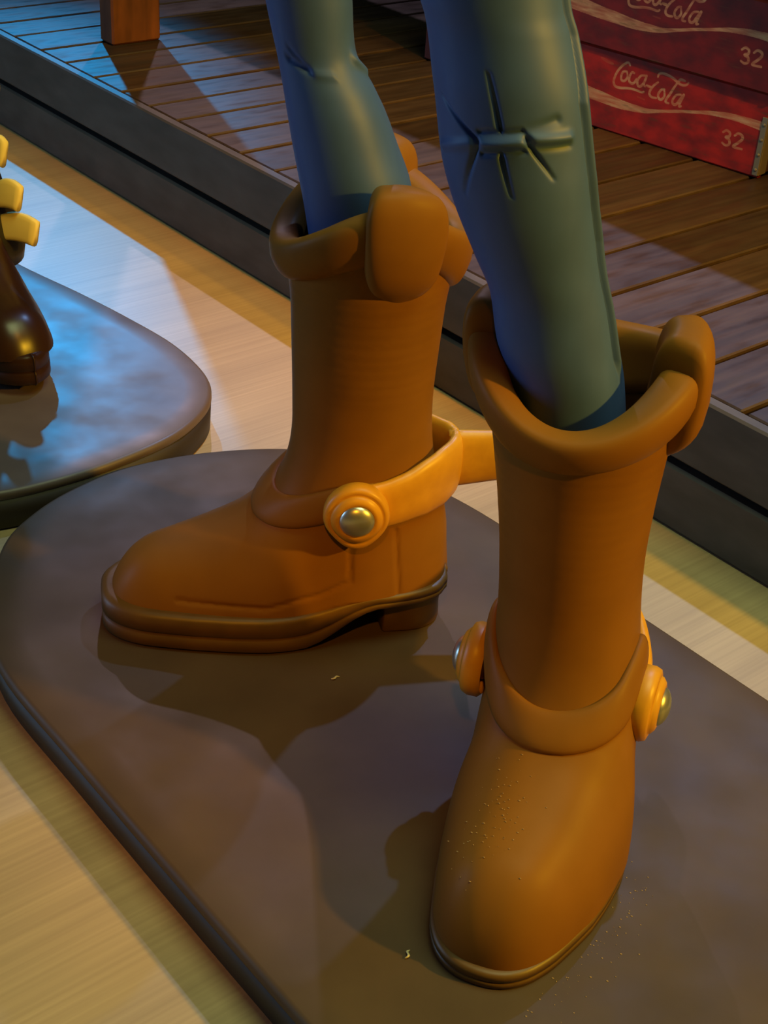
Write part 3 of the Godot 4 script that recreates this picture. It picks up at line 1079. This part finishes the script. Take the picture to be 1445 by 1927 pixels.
func crate_print(L: float, Hh: float, red: Color, seed_: int, wear: float) -> ImageTexture:
	var w := 1024
	var h := int(1024 * Hh / L)
	var mask := PackedFloat32Array()
	mask.resize(w * h)
	mask.fill(0.0)
	var s := 0.0050
	var white := 0.85
	for st in [
		[[0.199, 0.126], [0.195, 0.130], [0.189, 0.127], [0.181, 0.119], [0.174, 0.108], [0.170, 0.095], [0.171, 0.087], [0.176, 0.083], [0.186, 0.083], [0.201, 0.086], [0.216, 0.087], [0.230, 0.086], [0.235, 0.088]],
		[[0.194, 0.114], [0.187, 0.112], [0.184, 0.104], [0.186, 0.097], [0.192, 0.097], [0.197, 0.104], [0.195, 0.113]],
		[[0.210, 0.115], [0.205, 0.115], [0.2015, 0.107], [0.202, 0.099], [0.208, 0.096], [0.213, 0.099], [0.217, 0.106], [0.220, 0.1]],
		[[0.235, 0.116], [0.225, 0.114], [0.219, 0.104], [0.221, 0.096], [0.227, 0.096], [0.233, 0.104], [0.236, 0.116], [0.233, 0.101], [0.236, 0.098]],
		[[0.239, 0.100], [0.250, 0.099]],
		[[0.259, 0.120], [0.2605, 0.125], [0.268, 0.128], [0.280, 0.127], [0.291, 0.124], [0.300, 0.120], [0.309, 0.1176], [0.317, 0.1195], [0.321, 0.124]],
		[[0.261, 0.111], [0.253, 0.103], [0.248, 0.094], [0.2475, 0.0865], [0.253, 0.083], [0.262, 0.0835]],
		[[0.276, 0.102], [0.270, 0.100], [0.265, 0.091], [0.268, 0.084], [0.2735, 0.084], [0.278, 0.091], [0.276, 0.100]],
		[[0.300, 0.120], [0.3046, 0.1257], [0.3137, 0.1257]],
		[[0.300, 0.120], [0.294, 0.109], [0.289, 0.098], [0.283, 0.087], [0.2825, 0.0815], [0.2885, 0.081]],
		[[0.310, 0.101], [0.301, 0.098], [0.2955, 0.088], [0.2976, 0.082], [0.304, 0.083], [0.310, 0.093], [0.316, 0.102], [0.311, 0.0865], [0.3104, 0.081], [0.314, 0.082]]]:
		stroke(mask, w, h, st, s, L, Hh, white)
	for st in [[[0.404, 0.060], [0.410, 0.0645], [0.417, 0.062], [0.417, 0.056], [0.411, 0.053], [0.418, 0.050], [0.4195, 0.043], [0.413, 0.0395], [0.406, 0.042]], [[0.427, 0.060], [0.433, 0.065], [0.441, 0.063], [0.442, 0.057], [0.435, 0.049], [0.428, 0.041], [0.445, 0.041]]]:
		stroke(mask, w, h, st, 0.0052, L, Hh, white)
	# the faded small word before the script and the one under it are too worn to read: two pale smears
	stroke(mask, w, h, [[0.138, 0.125], [0.150, 0.1222], [0.163, 0.1205]], 0.0055, L, Hh, 0.33)
	stroke(mask, w, h, [[0.224, 0.0763], [0.239, 0.0751]], 0.003, L, Hh, 0.33)
	var top := [[0.0, 0.092], [0.06, 0.079], [0.126, 0.069], [0.146, 0.0674], [0.182, 0.0632], [0.218, 0.061], [0.246, 0.0608], [0.269, 0.0645], [0.309, 0.074], [0.336, 0.0797], [0.376, 0.0888], [0.417, 0.0943], [0.46, 0.0951], [0.5, 0.093]]
	var bot := [[0.0, 0.062], [0.06, 0.053], [0.126, 0.0486], [0.149, 0.0477], [0.185, 0.0464], [0.220, 0.0486], [0.247, 0.0525], [0.270, 0.059], [0.310, 0.0692], [0.336, 0.0749], [0.378, 0.0818], [0.419, 0.0839], [0.461, 0.0814], [0.5, 0.077]]
	for x in w:
		var sx := (x + 0.5) / w * L
		var yt := lut(top, sx)
		var yb := lut(bot, sx)
		for y in range(int(h - yt / Hh * h), int(h - yb / Hh * h) + 1):
			mask[clampi(y, 0, h - 1) * w + x] = 0.92
	var n := FastNoiseLite.new()
	n.seed = seed_
	n.frequency = 0.02
	n.fractal_octaves = 4
	var n2 := FastNoiseLite.new()
	n2.seed = seed_ + 3
	n2.frequency = 0.012
	var wood := Color(0.42, 0.27, 0.15)
	var cream := Color(0.86, 0.74, 0.58)
	var im := Image.create(w, h, false, Image.FORMAT_RGB8)
	for y in h:
		for x in w:
			var g := n.get_noise_2d(x * 0.35, y * 2.6)
			var b := n2.get_noise_2d(x * 0.6, y)
			var c := red.lerp(red.darkened(0.35), clampf(0.35 + b * 0.9, 0, 1))
			c = c.lerp(cream, mask[y * w + x] * clampf(0.78 + g * 0.45, 0.4, 1.0))
			var edge := minf(minf(x, w - 1 - x) / 26.0, minf(y, h - 1 - y) / 16.0)
			var worn := clampf((g + b * 0.6) * 1.6 - 0.55 + wear + clampf(0.5 - edge, 0, 0.5), 0.0, 1.0)
			im.set_pixel(x, y, c.lerp(wood, worn * 0.75))
	return ImageTexture.create_from_image(im)

func build_crate(at: Vector3, yaw: float, L: float, D: float, Hh: float, front: Material, label: String, strapped := true) -> void:
	# at: the front lower left corner; the crate reaches L along its front and D backwards
	var o := thing("drink_crate", label, "crate", at, "wooden drink crates on the deck")
	o.rotation.y = yaw
	var th := 0.014
	# printed front board with its own mapping
	var st := SurfaceTool.new()
	st.begin(Mesh.PRIMITIVE_TRIANGLES)
	st.set_smooth_group(-1)
	var b := 0.003
	var z := 0.0
	var rect := [[0.0, Vector3(b, b, 0)], [0.0, Vector3(L - b, b, 0)], [0.0, Vector3(L - b, Hh - b, 0)], [0.0, Vector3(b, Hh - b, 0)]]
	for k in [0, 3, 2, 0, 2, 1]:
		var p: Vector3 = rect[k][1]
		st.set_uv(Vector2(p.x / L, 1.0 - p.y / Hh))
		st.add_vertex(p)
	# rounded rim and back of the board
	var outer := [Vector3(0, 0, -b), Vector3(L, 0, -b), Vector3(L, Hh, -b), Vector3(0, Hh, -b)]
	var back := [Vector3(0, 0, -th), Vector3(L, 0, -th), Vector3(L, Hh, -th), Vector3(0, Hh, -th)]
	for i in 4:
		var j := (i + 1) % 4
		for q in [[rect[i][1], outer[i], outer[j], rect[j][1]], [outer[i], back[i], back[j], outer[j]]]:
			for k in [0, 2, 1, 0, 3, 2]:
				st.set_uv(Vector2(clampf(q[k].x / L, 0.002, 0.998), clampf(1.0 - q[k].y / Hh, 0.004, 0.996)))
				st.add_vertex(q[k])
	for k in [0, 1, 2, 0, 2, 3]:
		st.set_uv(Vector2(0.01, 0.5))
		st.add_vertex(back[k])
	st.generate_normals()
	put("front_board", st.commit(), front, o)
	put("back_board", bevel_box(Vector3(L, Hh, th), 0.003, Vector3(L / 2, Hh / 2, -D + th / 2)), M.crate_red, o)
	for x in [th / 2 + 0.0005, L - th / 2 - 0.0005]:
		put("end_board", bevel_box(Vector3(th, Hh - 0.004, D - 2 * th - 0.001), 0.003, Vector3(x, Hh / 2, -D / 2)), M.crate_wood, o)
	put("bottom_board", bevel_box(Vector3(L - 2 * th - 0.002, 0.008, D - 2 * th - 0.002), 0.002, Vector3(L / 2, 0.008, -D / 2)), M.crate_wood, o)
	for k in [1, 2, 3]:
		put("divider", bevel_box(Vector3(0.007, Hh * 0.6, D - 2 * th - 0.002), 0.001, Vector3(L * k / 4.0, Hh * 0.3 + 0.012, -D / 2)), M.crate_wood, o)
	if strapped:
		# a metal strip round the corner, held by nails
		var sm := SurfaceTool.new()
		sm.begin(Mesh.PRIMITIVE_TRIANGLES)
		add_bevel_box(sm, Vector3(0.0022, Hh * 0.70, 0.024), 0.0008, Vector3(L + 0.0011, Hh * 0.38, -0.012))
		add_bevel_box(sm, Vector3(0.011, Hh * 0.70, 0.002), 0.0008, Vector3(L - 0.0045, Hh * 0.38, 0.001))
		sm.generate_normals()
		put("corner_strap", sm.commit(), M.strap, o)
		for k in 4:
			var nl := put("nail", make_dome(0.003, 0.0016), M.strap, o)
			nl.position = Vector3(L - 0.0045, Hh * (0.1 + 0.18 * k), 0.002)

func build_props() -> void:
	# crates: the front of the lowest one runs from the left end towards the right end, a little away from the deck edge
	var L := 0.483
	var Hh := 0.1425
	var yaw := deg_to_rad(8.12)
	var d := Vector3(cos(yaw), 0, -sin(yaw))
	var corner := Vector3(-1.7613, DECK, -1.9934) - d * 0.145
	var f1 := mat(Color(1, 1, 1), 0.6)
	f1.albedo_texture = crate_print(L, Hh, Color(0.72, 0.135, 0.035), 3, 0.0)
	var f2 := mat(Color(1, 1, 1), 0.6)
	f2.albedo_texture = crate_print(L, Hh, Color(0.50, 0.09, 0.045), 14, 0.1)
	build_crate(corner, yaw, L, 0.31, Hh, f1, "bright red wooden crate at the bottom of the stack on the deck")
	build_crate(corner + d * 0.012 + Vector3(0, Hh + 0.001, 0.006), yaw - 0.01, L, 0.31, Hh, f2, "darker red worn crate second from the bottom of the stack")
	build_crate(corner + d * 0.004 + Vector3(0, 2 * Hh + 0.002, 0), yaw, L, 0.31, Hh, f2, "unseen dark red crate third from the bottom of the stack, blocking light from behind")  # unseen upper crate, out of view, there to block light
	build_crate(Vector3(-2.262, DECK, -2.005), deg_to_rad(3.0), 0.31, 0.46, Hh * 1.5, M.red_wood, "plain dark red crate end-on behind the near jeans leg", false)
	build_crate(corner + d * 0.008 + Vector3(0, 3 * Hh + 0.003, 0.004), yaw, L, 0.31, Hh, f1, "unseen bright red crate on top of the stack, blocking light from behind")  # unseen topmost crate, out of view, also blocks light and carries the board
	var post := thing("wooden_post", "square orange brown wooden post standing on the deck at top left", "post", Vector3(-2.6415, DECK, -1.541))
	var pb := put("shaft", bevel_box(Vector3(0.051, 1.6, 0.112), 0.004), M.post, post)
	pb.position.y = 0.8
	var sh := thing("unseen_shelf_board", "unseen long wooden shelf board over the crate stack, shading the deck", "shelf", Vector3(-1.3, DECK + 4 * Hh + 0.004, -2.135))  # unseen board, out of view, placed to shade the deck behind the legs
	var board := put("board", bevel_box(Vector3(3.6, 0.036, 0.42), 0.004), M.crate_wood, sh)
	board.position.y = 0.018
	for x in [-1.7, 1.7]:
		var lg := put("leg", bevel_box(Vector3(0.05, 4 * Hh + 0.003, 0.05), 0.004), M.crate_wood, sh)
		lg.position = Vector3(x, -(4 * Hh + 0.003) * 0.5, -0.15)
	build_bits()

func build_bits() -> void:
	for q in [[-0.9855, -0.7165, 0.010, 0.6, "crooked cream paint flake beside the side-on boot"], [-0.905, -0.745, 0.005, 1.4, "small cream paint flake between the two boots"], [-0.585, -0.575, 0.005, 2.0, "small cream paint flake left of the toe-on boot's toe"]]:
		var P := []
		var N := []
		var W := []
		var hw := []
		var ht := []
		for i in 7:
			var t := i / 6.0
			P.append(Vector3((t - 0.5) * q[2] * 2.0, 0.0012 + 0.001 * sin(t * 5.0), 0.35 * q[2] * sin(t * 6.0)))
			N.append(Vector3.UP)
			W.append(Vector3(0, 0, 1))
			hw.append(q[2] * 0.2 * (0.4 + sin(t * PI)))
			ht.append(0.0008)
		var o := put("paint_flake", ribbon(P, N, W, hw, ht, 2.0, 8), M.chip)
		tag(o, q[4], "debris", "flakes on the plinth")
		o.position = Vector3(q[0], PLATE + 0.0002, q[1])
		o.rotation.y = q[3]

func _ready() -> void:
	rng.seed = 11
	make_materials()
	setup_camera_and_light()
	build_room()
	tables()
	build_statue()
	build_left_statue()
	build_props()
